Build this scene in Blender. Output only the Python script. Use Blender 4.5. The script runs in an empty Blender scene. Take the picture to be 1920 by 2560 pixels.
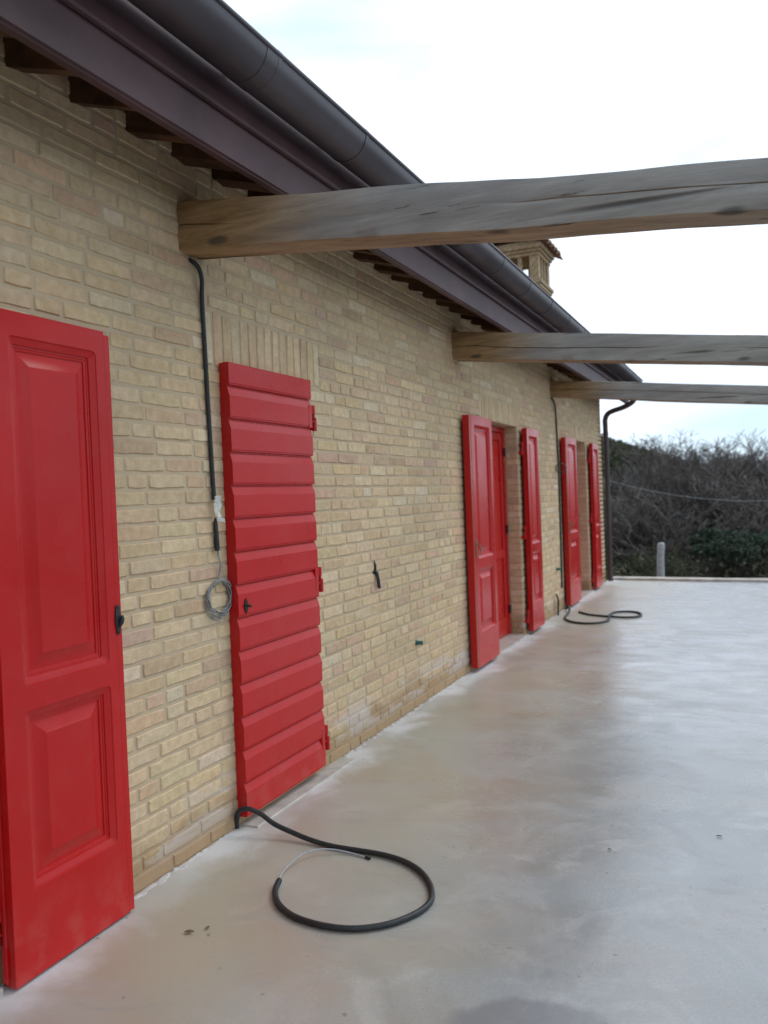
import bpy, math, random
import numpy as np
from math import sin, cos, tan, pi, radians, atan, sqrt
from mathutils import Vector, Matrix, noise
sc = bpy.context.scene
COL = sc.collection

# ------------------------------------------------------------------ camera
CAMZ = 1.57
def cam_setup():
    t, p, r = radians(24.2), radians(1.09), atan(.0395)
    fwd = Vector((-sin(t)*cos(p), cos(t)*cos(p), -sin(p)))
    right = Vector((cos(t), sin(t), 0)); up = right.cross(fwd)
    R = right*cos(r) - up*sin(r); U = up*cos(r) + right*sin(r)
    cd = bpy.data.cameras.new('camera'); c = bpy.data.objects.new('camera', cd); COL.objects.link(c)
    M = Matrix.Identity(4)
    for i in range(3):
        M[i][0] = R[i]; M[i][1] = U[i]; M[i][2] = -fwd[i]
    M[2][3] = CAMZ
    c.matrix_world = M
    cd.sensor_fit = 'VERTICAL'; cd.sensor_height = 36; cd.lens = 2070/2560*36
    cd.clip_end = 6000; cd.clip_start = .02
    cd.dof.use_dof = True; cd.dof.focus_distance = 3.7; cd.dof.aperture_fstop = 2.4
    sc.camera = c
cam_setup()

# ------------------------------------------------------------------ world, sun, exposure
SUN_EL, SUN_AZ = radians(48), radians(50)          # azimuth: direction the light comes from, measured from +X towards +Y
w = bpy.data.worlds.new("World"); sc.world = w; w.use_nodes = True
nt = w.node_tree; N = nt.nodes; L = nt.links
bg = N['Background']; bg.inputs['Strength'].default_value = 1.0
sky = N.new('ShaderNodeTexSky'); sky.sky_type = 'NISHITA'; sky.sun_disc = False
sky.sun_elevation = SUN_EL; sky.sun_rotation = pi/2 - SUN_AZ
sm = N.new('ShaderNodeMixRGB'); sm.blend_type = 'MULTIPLY'; sm.inputs[0].default_value = 1; sm.inputs[2].default_value = (.1, .1, .1, 1)
L.new(sky.outputs[0], sm.inputs[1])
tc = N.new('ShaderNodeTexCoord'); mp = N.new('ShaderNodeMapping'); mp.inputs['Scale'].default_value = (1, 1, 3.2)
L.new(tc.outputs['Generated'], mp.inputs[0])
nz = N.new('ShaderNodeTexNoise'); nz.inputs['Scale'].default_value = 2.1; nz.inputs['Detail'].default_value = 5; nz.inputs['Roughness'].default_value = .5
L.new(mp.outputs[0], nz.inputs['Vector'])
cr = N.new('ShaderNodeValToRGB')
cr.color_ramp.elements[0].position = .37; cr.color_ramp.elements[0].color = (.70, .90, 1.04, 1)
cr.color_ramp.elements[1].position = .58; cr.color_ramp.elements[1].color = (1.20, 1.30, 1.50, 1)
L.new(nz.outputs[0], cr.inputs[0])
mx = N.new('ShaderNodeMixRGB'); mx.inputs[0].default_value = .93
L.new(sm.outputs[0], mx.inputs[1]); L.new(cr.outputs[0], mx.inputs[2])
# sky dimming added: brightness raised sunward, lowered behind the camera to darken edge faces
dt = N.new('ShaderNodeVectorMath'); dt.operation = 'DOT_PRODUCT'; dt.inputs[1].default_value = (.50, .80, .33); L.new(tc.outputs['Generated'], dt.inputs[0])
dr = N.new('ShaderNodeMapRange'); dr.interpolation_type = 'SMOOTHSTEP'; L.new(dt.outputs['Value'], dr.inputs[0])
for i_, x_ in enumerate((-.75, .55, .58, 1.10)): dr.inputs[i_+1].default_value = x_
mm = N.new('ShaderNodeVectorMath'); mm.operation = 'SCALE'; L.new(mx.outputs[0], mm.inputs[0]); L.new(dr.outputs[0], mm.inputs['Scale'])
L.new(mm.outputs[0], bg.inputs['Color'])
sd = bpy.data.lights.new('sun', 'SUN'); sd.energy = .9; sd.angle = radians(25); sd.color = (1, .97, .93)
so = bpy.data.objects.new('sun', sd); COL.objects.link(so)
so.rotation_euler = Vector((cos(SUN_EL)*cos(SUN_AZ), cos(SUN_EL)*sin(SUN_AZ), sin(SUN_EL))).to_track_quat('Z', 'Y').to_euler()
sc.view_settings.view_transform = 'Standard'; sc.view_settings.look = 'None'
sc.view_settings.exposure = 0.03; sc.view_settings.gamma = 1
sc.render.engine = 'CYCLES'

# ------------------------------------------------------------------ helpers
def tag(o, label=None, cat=None, group=None, kind=None):
    if label: o['label'] = label
    if cat: o['category'] = cat
    if group: o['group'] = group
    if kind: o['kind'] = kind
    return o
def empty(name, loc=(0, 0, 0)):
    o = bpy.data.objects.new(name, None); COL.objects.link(o); o.location = loc; o.empty_display_size = .2
    return o
class MB:
    """collects geometry and links it as one mesh"""
    def __init__(s): s.v = []; s.f = []; s.c = []; s.m = []
    def add(s, vs, fs, col=None, mi=0):
        b = len(s.v); s.v += [tuple(v) for v in vs]; s.f += [tuple(i+b for i in f) for f in fs]; s.m += [mi]*len(fs)
        if col is not None: s.c += [col]*len(vs)
    def box(s, x0, x1, y0, y1, z0, z1, mi=0, ch=0):
        if ch <= 0:
            v = [(x, y, z) for x in (x0, x1) for y in (y0, y1) for z in (z0, z1)]
            s.add(v, [(0, 1, 3, 2), (4, 6, 7, 5), (0, 4, 5, 1), (2, 3, 7, 6), (0, 2, 6, 4), (1, 5, 7, 3)], None, mi)
        else:
            import itertools
            v = []; idx = {}
            for sx, sy, sz in itertools.product((0, 1), repeat=3):
                X, Y, Z = (x0, x1)[sx], (y0, y1)[sy], (z0, z1)[sz]
                dx, dy, dz = ch*(1-2*sx), ch*(1-2*sy), ch*(1-2*sz)
                idx[sx, sy, sz, 0] = len(v); v.append((X, Y+dy, Z+dz))
                idx[sx, sy, sz, 1] = len(v); v.append((X+dx, Y, Z+dz))
                idx[sx, sy, sz, 2] = len(v); v.append((X+dx, Y+dy, Z))
            f = []
            for a in range(3):
                o1, o2 = [i for i in range(3) if i != a]
                for sgn in (0, 1):
                    q = []
                    for p1, p2 in ((0, 0), (1, 0), (1, 1), (0, 1)):
                        k = [0, 0, 0]; k[a] = sgn; k[o1] = p1; k[o2] = p2; q.append(idx[k[0], k[1], k[2], a])
                    f.append(q)
                for p1, p2 in itertools.product((0, 1), repeat=2):   # edges along axis a
                    k0 = [0, 0, 0]; k0[o1] = p1; k0[o2] = p2; k1 = list(k0); k1[a] = 1
                    f.append([idx[(*k0, o1)], idx[(*k0, o2)], idx[(*k1, o2)], idx[(*k1, o1)]])
            for sx, sy, sz in itertools.product((0, 1), repeat=3): f.append([idx[sx, sy, sz, i] for i in range(3)])
            s.add(v, f, None, mi)
    def sweep(s, pts, radii, n=10, mi=0, cap=True):
        pts = [Vector(p) for p in pts]
        if not hasattr(radii, '__len__'): radii = [radii]*len(pts)
        vs = []; fs = []
        up = Vector((0, 0, 1)); prev = None
        for i, p in enumerate(pts):
            d = (pts[min(i+1, len(pts)-1)] - pts[max(i-1, 0)]).normalized()
            if prev is None:
                a = d.orthogonal().normalized()
            else:
                a = prev - d*prev.dot(d); a.normalize()
            prev = a; b = d.cross(a)
            for k in range(n):
                t = 2*pi*k/n; vs.append(p + (a*cos(t) + b*sin(t))*radii[i])
        for i in range(len(pts)-1):
            for k in range(n):
                k2 = (k+1) % n; fs.append((i*n+k, i*n+k2, (i+1)*n+k2, (i+1)*n+k))
        if cap: fs.append(tuple(range(n))[::-1]); fs.append(tuple((len(pts)-1)*n+k for k in range(n)))
        s.add(vs, fs, None, mi)
    def prism(s, outline, y0, y1, axis='y', mi=0):
        n = len(outline)
        if axis == 'y': v = [(a, y0, b) for a, b in outline] + [(a, y1, b) for a, b in outline]
        elif axis == 'x': v = [(y0, a, b) for a, b in outline] + [(y1, a, b) for a, b in outline]
        else: v = [(a, b, y0) for a, b in outline] + [(a, b, y1) for a, b in outline]
        f = [(i, (i+1) % n, (i+1) % n+n, i+n) for i in range(n)] + [tuple(range(n))[::-1], tuple(range(n, 2*n))]
        s.add(v, f, None, mi)
    def build(s, name, mats, parent=None, smooth=False, auto=None, origin=None):
        me = bpy.data.meshes.new(name); me.from_pydata(s.v, [], s.f)
        if not isinstance(mats, (list, tuple)): mats = [mats]
        for m in mats: me.materials.append(m)
        if len(mats) > 1: me.polygons.foreach_set('material_index', s.m)
        if s.c and len(s.c) == len(s.v):
            at = me.color_attributes.new('tint', 'FLOAT_COLOR', 'POINT')
            at.data.foreach_set('color', [x for c in s.c for x in c])
        import bmesh
        bm = bmesh.new(); bm.from_mesh(me); bmesh.ops.remove_doubles(bm, verts=bm.verts, dist=1e-5)
        bmesh.ops.recalc_face_normals(bm, faces=bm.faces); bm.to_mesh(me); bm.free()
        if smooth:
            me.shade_smooth()
            if auto: me.set_sharp_from_angle(angle=radians(auto))
        o = bpy.data.objects.new(name, me); COL.objects.link(o)
        if origin is not None:
            me.transform(Matrix.Translation(-Vector(origin))); o.location = origin
        if parent:
            o.parent = parent
            wp = Vector(parent.location); q = parent.parent
            while q: wp += Vector(q.location); q = q.parent
            o.location = Vector(o.location) - wp
        return o
def fastmesh(name, V, F, mat, mi=None):
    """numpy quads/tris"""
    me = bpy.data.meshes.new(name); V = np.asarray(V, 'f'); F = np.asarray(F, 'i')
    k = F.shape[1]; me.vertices.add(len(V)); me.vertices.foreach_set('co', V.ravel())
    me.loops.add(F.size); me.loops.foreach_set('vertex_index', F.ravel())
    me.polygons.add(len(F)); me.polygons.foreach_set('loop_start', np.arange(0, F.size, k, dtype='i'))
    for m in (mat if isinstance(mat, (list, tuple)) else [mat]): me.materials.append(m)
    if mi is not None: me.polygons.foreach_set('material_index', np.asarray(mi, 'i'))
    me.update(calc_edges=True); me.validate()
    return me
def catmull(pts, step=.01):
    P = [Vector(p) for p in pts]; P = [P[0]*2-P[1]] + P + [P[-1]*2-P[-2]]; out = []
    for i in range(1, len(P)-2):
        a, b, c, d = P[i-1:i+3]; n = max(2, int((c-b).length/step))
        for k in range(n):
            t = k/n
            out.append(.5*((2*b) + (c-a)*t + (2*a-5*b+4*c-d)*t*t + (3*b-a-3*c+d)*t**3))
    out.append(P[-2]); return out

# ------------------------------------------------------------------ materials
def newmat(name):
    m = bpy.data.materials.new(name); m.use_nodes = True; nt = m.node_tree
    return m, nt.nodes, nt.links, nt.nodes['Principled BSDF']
def ramp(N, stops):
    r = N.new('ShaderNodeValToRGB'); e = r.color_ramp.elements
    while len(e) < len(stops): e.new(.5)
    for i, (p, c) in enumerate(stops):
        e[i].position = p; e[i].color = (c, c, c, 1) if not hasattr(c, '__len__') else (*c, 1)
    return r
def tex(N, L, scale=5, detail=6, rough=.6, dist=0, mapscale=None, coord='Object'):
    t = N.new('ShaderNodeTexCoord'); n = N.new('ShaderNodeTexNoise')
    n.inputs['Scale'].default_value = scale; n.inputs['Detail'].default_value = detail
    n.inputs['Roughness'].default_value = rough; n.inputs['Distortion'].default_value = dist
    if mapscale:
        m = N.new('ShaderNodeMapping'); m.inputs['Scale'].default_value = mapscale
        L.new(t.outputs[coord], m.inputs[0]); L.new(m.outputs[0], n.inputs['Vector'])
    else: L.new(t.outputs[coord], n.inputs['Vector'])
    return n.outputs[0]
def mix(N, L, fac, a, b, mode='MIX'):
    m = N.new('ShaderNodeMixRGB'); m.blend_type = mode
    for i, x in enumerate((fac, a, b)):
        if isinstance(x, (int, float)): m.inputs[i].default_value = x if i == 0 else (x, x, x, 1)
        elif isinstance(x, tuple): m.inputs[i].default_value = (*x, 1) if len(x) == 3 else x
        else: L.new(x, m.inputs[i])
    return m.outputs[0]
def math_(N, L, op, a, b=0, c=None, clamp=False):
    m = N.new('ShaderNodeMath'); m.operation = op; m.use_clamp = clamp
    for i, x in enumerate((a, b, c)):
        if x is None: continue
        if isinstance(x, (int, float)): m.inputs[i].default_value = x
        else: L.new(x, m.inputs[i])
    return m.outputs[0]
def maprange(N, L, v, a, b, c=0, d=1):
    m = N.new('ShaderNodeMapRange'); m.interpolation_type = 'SMOOTHSTEP'
    L.new(v, m.inputs[0])
    for i, x in enumerate((a, b, c, d)): m.inputs[i+1].default_value = x
    return m.outputs[0]
def bump(N, L, h, strength=.3, dist=.01, prev=None):
    b = N.new('ShaderNodeBump'); b.inputs['Strength'].default_value = strength; b.inputs['Distance'].default_value = dist
    L.new(h, b.inputs['Height'])
    if prev is not None: L.new(prev, b.inputs['Normal'])
    return b.outputs[0]
def xyz(N, L, coord='Object'):
    t = N.new('ShaderNodeTexCoord'); s = N.new('ShaderNodeSeparateXYZ'); L.new(t.outputs[coord], s.inputs[0]); return s.outputs

def wall_stain(N, L, col):
    """damp brown foot of the wall, white salt patches; the stains have a fixed place on the wall"""
    X, Y, Z = xyz(N, L)
    n1 = tex(N, L, 3.0, 5, .6)
    zz = math_(N, L, 'MULTIPLY_ADD', n1, -.30, math_(N, L, 'ADD', Z, .15))
    damp = maprange(N, L, zz, .11, .25, .85, 0)
    col = mix(N, L, damp, col, (.36, .24, .13), 'MIX')
    n2 = tex(N, L, 2.6, 6, .62, .6, (1, .55, 1.5))
    salt = maprange(N, L, n2, .52, .61, 0, .5)
    band = math_(N, L, 'MULTIPLY', maprange(N, L, Z, .04, .13), maprange(N, L, Z, .20, .33, 1, 0))
    col = mix(N, L, math_(N, L, 'MULTIPLY', salt, band), col, (.60, .56, .54))
    # random grime
    g = maprange(N, L, tex(N, L, .9, 4, .6), .45, .75, 0, .22)
    return mix(N, L, g, col, (.36, .28, .19))
def m_brick(cx=1.0):
    m, N, L, B = newmat('buff_brick')
    a = N.new('ShaderNodeAttribute'); a.attribute_name = 'tint'
    n = tex(N, L, 22, 8, .68); n3 = tex(N, L, 90, 4, .6)
    c = mix(N, L, maprange(N, L, n, .3, .72), mix(N, L, 1, a.outputs[0], (.86, .83, .80), 'MULTIPLY'), mix(N, L, 1, a.outputs[0], (1.08, 1.09, 1.10), 'MULTIPLY'))
    pits = maprange(N, L, n3, .28, .38, .35, 0)
    c = mix(N, L, pits, c, (.2, .16, .11))
    c = wall_stain(N, L, c)
    L.new(c, B.inputs['Base Color']); B.inputs['Roughness'].default_value = .92; B.inputs['Specular IOR Level'].default_value = .2
    b = bump(N, L, n, .55, .006); b = bump(N, L, n3, .5, .002, b); L.new(b, B.inputs['Normal'])
    return m
def m_mortar():
    m, N, L, B = newmat('mortar')
    n = tex(N, L, 40, 6, .7); n2 = tex(N, L, 5, 4, .6)
    c = mix(N, L, n2, (.47, .365, .235), (.55, .435, .29))
    c = wall_stain(N, L, c)
    L.new(c, B.inputs['Base Color']); B.inputs['Roughness'].default_value = .95
    L.new(bump(N, L, n, .8, .004), B.inputs['Normal'])
    return m
def m_red():
    m, N, L, B = newmat('red_satin_paint')
    n = tex(N, L, 3, 3, .5); n2 = tex(N, L, 260, 2, .5); ng = tex(N, L, 14, 5, .6, 0, (1, 1, .06))
    c = mix(N, L, n, (.45, .0095, .0095), (.51, .013, .0125))
    X, Y, Z = xyz(N, L)
    d = math_(N, L, 'MULTIPLY', maprange(N, L, tex(N, L, 9, 6, .65), .42, .70), maprange(N, L, Z, .04, .30, .10, .02))
    c = mix(N, L, d, c, (.50, .36, .29))
    dr = maprange(N, L, tex(N, L, 16, 4, .6, 0, (1, 1, .05)), .5, .75, 0, .10); c = mix(N, L, dr, c, (.30, .006, .008))
    L.new(c, B.inputs['Base Color'])
    r = maprange(N, L, n,   .3, .7, .25, .34); L.new(r, B.inputs['Roughness'])
    B.inputs['Specular IOR Level'].default_value = .29
    b = bump(N, L, n2, .10, .0006); b = bump(N, L, ng, .12, .0015, b); L.new(b, B.inputs['Normal'])
    return m
def m_simple(name, col, rough=.5, metal=0, nscale=20, var=.25, bumps=.2, bd=.002, spec=.5, col2=None):
    m, N, L, B = newmat(name)
    n = tex(N, L, nscale, 5, .6)
    c2 = col2 or tuple(min(1, x*(1+var)) for x in col); c1 = tuple(x*(1-var) for x in col)
    L.new(mix(N, L, maprange(N, L, n, .3, .7), c1, c2), B.inputs['Base Color'])
    B.inputs['Roughness'].default_value = rough; B.inputs['Metallic'].default_value = metal; B.inputs['Specular IOR Level'].default_value = spec
    if bumps: L.new(bump(N, L, n, bumps, bd), B.inputs['Normal'])
    return m
def m_floor():
    m, N, L, B = newmat('trowelled_concrete')
    X, Y, Z = xyz(N, L)
    big = tex(N, L, .55, 5, .55, .4); mid = tex(N, L, 2.2, 7, .62, .8); fine = tex(N, L, 30, 6, .7)
    arcs = tex(N, L, 1.3, 6, .6, 1.6, (1, 2.6, 1))
    c = mix(N, L, maprange(N, L, big, .35, .65), (.298, .312, .312), (.375, .39, .39))
    c = mix(N, L, maprange(N, L, mid, .42, .68, 0, .65), c, (.455, .455, .44))
    # ochre stains, stronger in the strip beside the wall
    near = maprange(N, L, X, -2.3, -.4, 1, .18)
    och = math_(N, L, 'MULTIPLY', maprange(N, L, tex(N, L, .9, 5, .6, .5, (1, 1.6, 1)), .42, .62), near)
    c = mix(N, L, math_(N, L, 'MULTIPLY', och, .8), c, (.36, .26, .155))
    dk = maprange(N, L, tex(N, L, 1.1, 7, .65, .9), .50, .64, 0, .45); c = mix(N, L, dk, c, (.225, .225, .225))
    lt = maprange(N, L, tex(N, L, 1.7, 7, .65, 1.2), .54, .66, 0, .5); c = mix(N, L, lt, c, (.52, .52, .51))
    gr = tex(N, L, 90, 4, .7); c = mix(N, L, maprange(N, L, gr, .35, .7, .30, 0), c, (.2, .2, .19))
    c = mix(N, L, maprange(N, L, X, -1.9, -.5, .55, 0), c, (.44, .40, .295))
    # pale cement smear along the wall foot
    e = math_(N, L, 'MULTIPLY_ADD', tex(N, L, 3.5, 6, .65, .5), .42, X)
    sm = math_(N, L, 'MULTIPLY', maprange(N, L, e, -2.07, -1.84, 1, 0), maprange(N, L, tex(N, L, 1.6, 4, .5), .38, .55, .35, 1))
    c = mix(N, L, math_(N, L, 'MULTIPLY', sm, .9), c, (.66, .66, .66))
    # scattered specks and trowel marks
    sp = maprange(N, L, tex(N, L, 24, 3, .5), .70, .75, 0, .6); c = mix(N, L, sp, c, (.13, .11, .09))
    tr = maprange(N, L, arcs, .60, .66, 0, .22); c = mix(N, L, tr, c, (.25, .245, .24))
    # darker elliptical patch near the camera
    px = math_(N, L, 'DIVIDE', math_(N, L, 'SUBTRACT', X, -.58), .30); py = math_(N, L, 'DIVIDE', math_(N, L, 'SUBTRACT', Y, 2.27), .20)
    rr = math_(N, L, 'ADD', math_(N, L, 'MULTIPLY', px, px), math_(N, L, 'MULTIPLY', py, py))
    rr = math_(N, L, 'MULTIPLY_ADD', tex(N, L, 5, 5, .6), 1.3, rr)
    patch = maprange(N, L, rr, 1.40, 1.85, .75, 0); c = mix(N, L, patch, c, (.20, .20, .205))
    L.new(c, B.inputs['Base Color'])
    r = math_(N, L, 'ADD', maprange(N, L, mid, .3, .75, .17, .33), maprange(N, L, arcs, .35, .7, -.04, .08))
    r = math_(N, L, 'MULTIPLY_ADD', sm, .25, r); r = math_(N, L, 'ADD', r, maprange(N, L, X, -2.3, -.9, .22, .0))
    L.new(r, B.inputs['Roughness']); B.inputs['Specular IOR Level'].default_value = 1.0
    b = bump(N, L, mid, .07, .012); b = bump(N, L, fine, .3, .003, b); L.new(b, B.inputs['Normal'])
    return m
def m_beam():
    m, N, L, B = newmat('weathered_timber')
    X, Y, Z = xyz(N, L)      # X runs along the beam from the wall
    g = tex(N, L, 16, 8, .72, .25, (.10, 1, 1)); g2 = tex(N, L, 42, 6, .6, .15, (.05, 1, 1)); bl = tex(N, L, 2.2, 5, .6, .4, (.6, 1, 1))
    grey = mix(N, L, maprange(N, L, g, .25, .75), (.25, .238, .22), (.42, .40, .365))
    grey = mix(N, L, maprange(N, L, bl, .42, .7, 0, .5), grey, (.21, .215, .22))
    warm = mix(N, L, maprange(N, L, g, .3, .7), (.20, .115, .048), (.44, .29, .145))
    k = math_(N, L, 'MULTIPLY_ADD', bl, .9, X)
    wmask = maprange(N, L, k, .60, 1.45, 1, 0)
    geo = N.new('ShaderNodeNewGeometry'); s = N.new('ShaderNodeSeparateXYZ'); L.new(geo.outputs['True Normal'], s.inputs[0])
    under = math_(N, L, 'MULTIPLY', maprange(N, L, s.outputs[2], -.3, -.8), maprange(N, L, k, 1.9, 3.4, .75, .25))
    c = mix(N, L, math_(N, L, 'MAXIMUM', wmask, under), grey, warm)
    crack = maprange(N, L, tex(N, L, 7, 3, .5, .2, (.045, 1, 1)), .36, .39, 1, 0)
    crack2 = maprange(N, L, g2, .30, .36, .7, 0)
    cm = math_(N, L, 'MAXIMUM', crack, crack2)
    v = N.new('ShaderNodeTexVoronoi'); v.inputs['Scale'].default_value = 3.0
    t = N.new('ShaderNodeTexCoord'); mpn = N.new('ShaderNodeMapping'); mpn.inputs['Scale'].default_value = (.75, 2.2, 2.2)
    L.new(t.outputs['Object'], mpn.inputs[0]); L.new(mpn.outputs[0], v.inputs['Vector'])
    kn = maprange(N, L, v.outputs['Distance'], .07, .17, .75, 0)
    c = mix(N, L, kn, c, (.05, .045, .04)); c = mix(N, L, math_(N, L, 'MULTIPLY', cm, .8), c, (.035, .03, .028))
    L.new(c, B.inputs['Base Color']); B.inputs['Roughness'].default_value = .85; B.inputs['Specular IOR Level'].default_value = .25
    b = bump(N, L, g, .4, .010); b = bump(N, L, g2, .5, .004, b)
    inv = math_(N, L, 'SUBTRACT', 1, cm); b = bump(N, L, inv, .8, .012, b)
    L.new(b, B.inputs['Normal'])
    return m
def m_chimney():
    m, N, L, B = newmat('chimney_brick')
    t = N.new('ShaderNodeTexCoord'); mp = N.new('ShaderNodeMapping'); L.new(t.outputs['Object'], mp.inputs[0]); mp.inputs['Rotation'].default_value = (pi/2, 0, pi/4)
    b = N.new('ShaderNodeTexBrick'); L.new(mp.outputs[0], b.inputs['Vector'])
    b.inputs['Color1'].default_value = (.50, .40, .24, 1); b.inputs['Color2'].default_value = (.40, .29, .17, 1); b.inputs['Mortar'].default_value = (.3, .24, .16, 1)
    b.inputs['Scale'].default_value = 1; b.inputs['Brick Width'].default_value = .2; b.inputs['Row Height'].default_value = .071; b.inputs['Mortar Size'].default_value = .008
    L.new(b.outputs[0], B.inputs['Base Color']); B.inputs['Roughness'].default_value = .9
    return m
def m_ground():
    m, N, L, B = newmat('rough_ground')
    n = tex(N, L, .35, 8, .7); n2 = tex(N, L, 3, 8, .7)
    c = mix(N, L, maprange(N, L, n, .4, .65), (.055, .050, .036), (.10, .095, .05))
    c = mix(N, L, maprange(N, L, n2, .5, .7, 0, .6), c, (.15, .125, .085))
    L.new(c, B.inputs['Base Color']); B.inputs['Roughness'].default_value = 1; B.inputs['Specular IOR Level'].default_value = .1
    L.new(bump(N, L, n2, 1, .15), B.inputs['Normal'])
    return m
def m_twig(name, a, b):
    m, N, L, B = newmat(name)
    n = tex(N, L, .6, 3, .6)
    L.new(mix(N, L, maprange(N, L, n, .35, .65), a, b), B.inputs['Base Color'])
    B.inputs['Roughness'].default_value = .9; B.inputs['Specular IOR Level'].default_value = .15
    return m
BRICK, MORTAR, RED, FLOOR, BEAM, CHIM, GROUND = m_brick(), m_mortar(), m_red(), m_floor(), m_beam(), m_chimney(), m_ground()
METAL = m_simple('brown_painted_metal', (.078, .040, .043), .52, 0, 2.2, .28, .10, .003, .28)
GUT = m_simple('gutter_metal', (.060, .050, .060), .42, .15, 2.5, .2, .06, .002, .55)
PIPE = m_simple('downpipe_metal', (.06, .038, .036), .42, .1, 3, .15, .05)
BLACKP = m_simple('black_plastic', (.018, .022, .023), .48, 0, 40, .3, .1, .001, .45)
GREENP = m_simple('green_plastic', (.045, .13, .11), .5, 0, 40, .3, .1)
CABLE = m_simple('grey_cable', (.33, .35, .36), .45, 0, 30, .15, .05)
CABLE2 = m_simple('weathered_grey_cable', (.25, .265, .26), .5, 0, 14, .35, .05)
BRONZE = m_simple('dark_bronze', (.035, .026, .02), .38, .6, 60, .3, .15)
BRASS = m_simple('dull_brass', (.22, .19, .10), .45, .5, 60, .3, .1)
SEAL = m_simple('grey_green_seal', (.15, .14, .06), .7, 0, 30, .2, .05)
STONE = m_simple('pale_stone', (.46, .43, .38), .6, 0, 9, .18, .3, .003)
RAFT = m_simple('eaves_timber', (.075, .034, .015), .75, 0, 7, .45, .4, .004, .3)
TILE = m_simple('terracotta', (.24, .135, .09), .85, 0, 9, .3, .4, .004)
CONC = m_simple('post_concrete', (.42, .42, .44), .9, 0, 18, .2, .4, .006)
KERB = m_simple('kerb_stone', (.48, .43, .38), .85, 0, 6, .25, .3, .004)
DARK = m_simple('room_shade', (.12, .10, .09), .9, 0, 3, .1, 0)
INNERRED = RED
TWIG = m_twig('bare_twigs', (.088, .080, .074), (.160, .142, .128)); SCRUB = m_twig('scrub', (.060, .070, .040), (.105, .105, .066)); GRASS = m_twig('rough_grass', (.09, .115, .035), (.22, .19, .09))
LEAFM = m_twig('evergreen_leaves', (.045, .065, .045), (.08, .10, .07)); LEAFB = m_twig('pale_evergreen_leaves', (.07, .11, .075), (.12, .16, .11))
DRY = m_simple('dry_leaf', (.16, .11, .05), .8, 0, 60, .4, .2)
tp, Nn, Ll, Bb = newmat('clear_tape'); Bb.inputs['Base Color'].default_value = (.75, .78, .74, 1); Bb.inputs['Roughness'].default_value = .3
Bb.inputs['Alpha'].default_value = .55; Ll.new(bump(Nn, Ll, tex(Nn, Ll, 40, 3, .6), .8, .01), Bb.inputs['Normal']); TAPE = tp

# ------------------------------------------------------------------ the setting: terrace, kerb, terrain
WX = -2.33; YA, YB = -1.6, 14.12
rng = random.Random(7)
mb = MB()
mb.add([(WX+.002, YA-3, 0), (5.4, YA-3, 0), (5.4, 13.76, 0), (WX+.002, 14.33, 0),
        (WX+.002, YA-3, -.55), (5.4, YA-3, -.55), (5.4, 13.76, -.55), (WX+.002, 14.33, -.55)],
       [(0, 1, 2, 3), (0, 4, 5, 1), (1, 5, 6, 2), (2, 6, 7, 3), (3, 7, 4, 0), (4, 7, 6, 5)])
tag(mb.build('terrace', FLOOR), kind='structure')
mb = MB()   # raised edge at the far end of the terrace
e0, e1 = Vector((WX-.0, 14.334, 0)), Vector((5.4, 14.135-.63*.6, 0))
n_ = 40
for i in range(n_):
    a = e0.lerp(e1, i/n_); b = e0.lerp(e1, (i+1)/n_)
    # slightly uneven top
    ha, hb = .032+.006*noise.noise(a*2), .032+.006*noise.noise(b*2)
    v = [(a.x, a.y, -.02), (b.x, b.y, -.02), (b.x, b.y, hb), (a.x, a.y, ha), (a.x, a.y+.22, -.5), (b.x, b.y+.22, -.5), (b.x, b.y+.22, hb+.006), (a.x, a.y+.22, ha+.006)]
    mb.add(v, [(0, 1, 2, 3), (3, 2, 6, 7), (4, 7, 6, 5)])
tag(mb.build('terrace_kerb', KERB), kind='structure')

mb = MB(); rk = random.Random(31); y = 1.95        # crumbs of cement where the slab meets the wall
while y < 13.9:
    ln = rk.uniform(.012, .05); wd = rk.uniform(.006, .022)*(1.3 if noise.noise(Vector((y*1.7, 0, 5))) > 0 else .6)
    if not any(a-.02 < y < b+.02 for a, b in ((3.3, 4.42), (7.5, 8.8), (11.5, 12.74))) and rk.random() < .5:
        cx = WX+wd*rk.uniform(.3, 1.2); h = rk.uniform(.002, .006); k_ = 9; a0 = rk.uniform(0, 1)
        vs = [(cx+wd*cos(a0+2*pi*i/k_)*rk.uniform(.7, 1.2), y+ln*sin(a0+2*pi*i/k_)*rk.uniform(.7, 1.2), -.001) for i in range(k_)]
        vs += [(cx+(v[0]-cx)*.55, y+(v[1]-y)*.55, h*rk.uniform(.7, 1.2)) for v in vs]
        mb.add(vs, [(i, (i+1) % k_, (i+1) % k_+k_, i+k_) for i in range(k_)]+[tuple(range(k_, 2*k_))])
    y += ln*rk.uniform(.4, 1.1)
tag(mb.build('cement_crumbs', m_simple('cement_crumb', (.53, .51, .48), .9, 0, 30, .15, .4, .003)), 'pale crumbs of cement along the foot of the brick wall', 'cement', None, 'stuff')
def gh(x, y):
    """terrain height"""
    n = noise.noise(Vector((x*.12, y*.12, 3)))*.55 + noise.noise(Vector((x*.4, y*.4, 7)))*.18
    base = -.55
    if y > 14.5:
        t = min(1, (y-14.5)/16); base = -.55 - 3.0*(t*t*(3-2*t))
        # grassy bank near the house corner
        base += .62*math.exp(-((x+3.0)/1.6)**2 - ((y-17)/1.9)**2)
        # opposite slope
        r = 5.9 if x < -13 else 5.9-(x+13)*.40 if x < -3 else 1.9-(x+3)*.12 if x < 12 else .1
        s = min(1, max(0, (y-36)/38)); s = s*s*(3-2*s)
        base += (r+3.5)*s
        if y > 76: base -= min(1, (y-76)/60)*(r+3)
    return base + n*min(1, max(0, (y-14.6)/3) if y > 10 else (1 if (x > 10 or x < -12) else 0))
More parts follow.
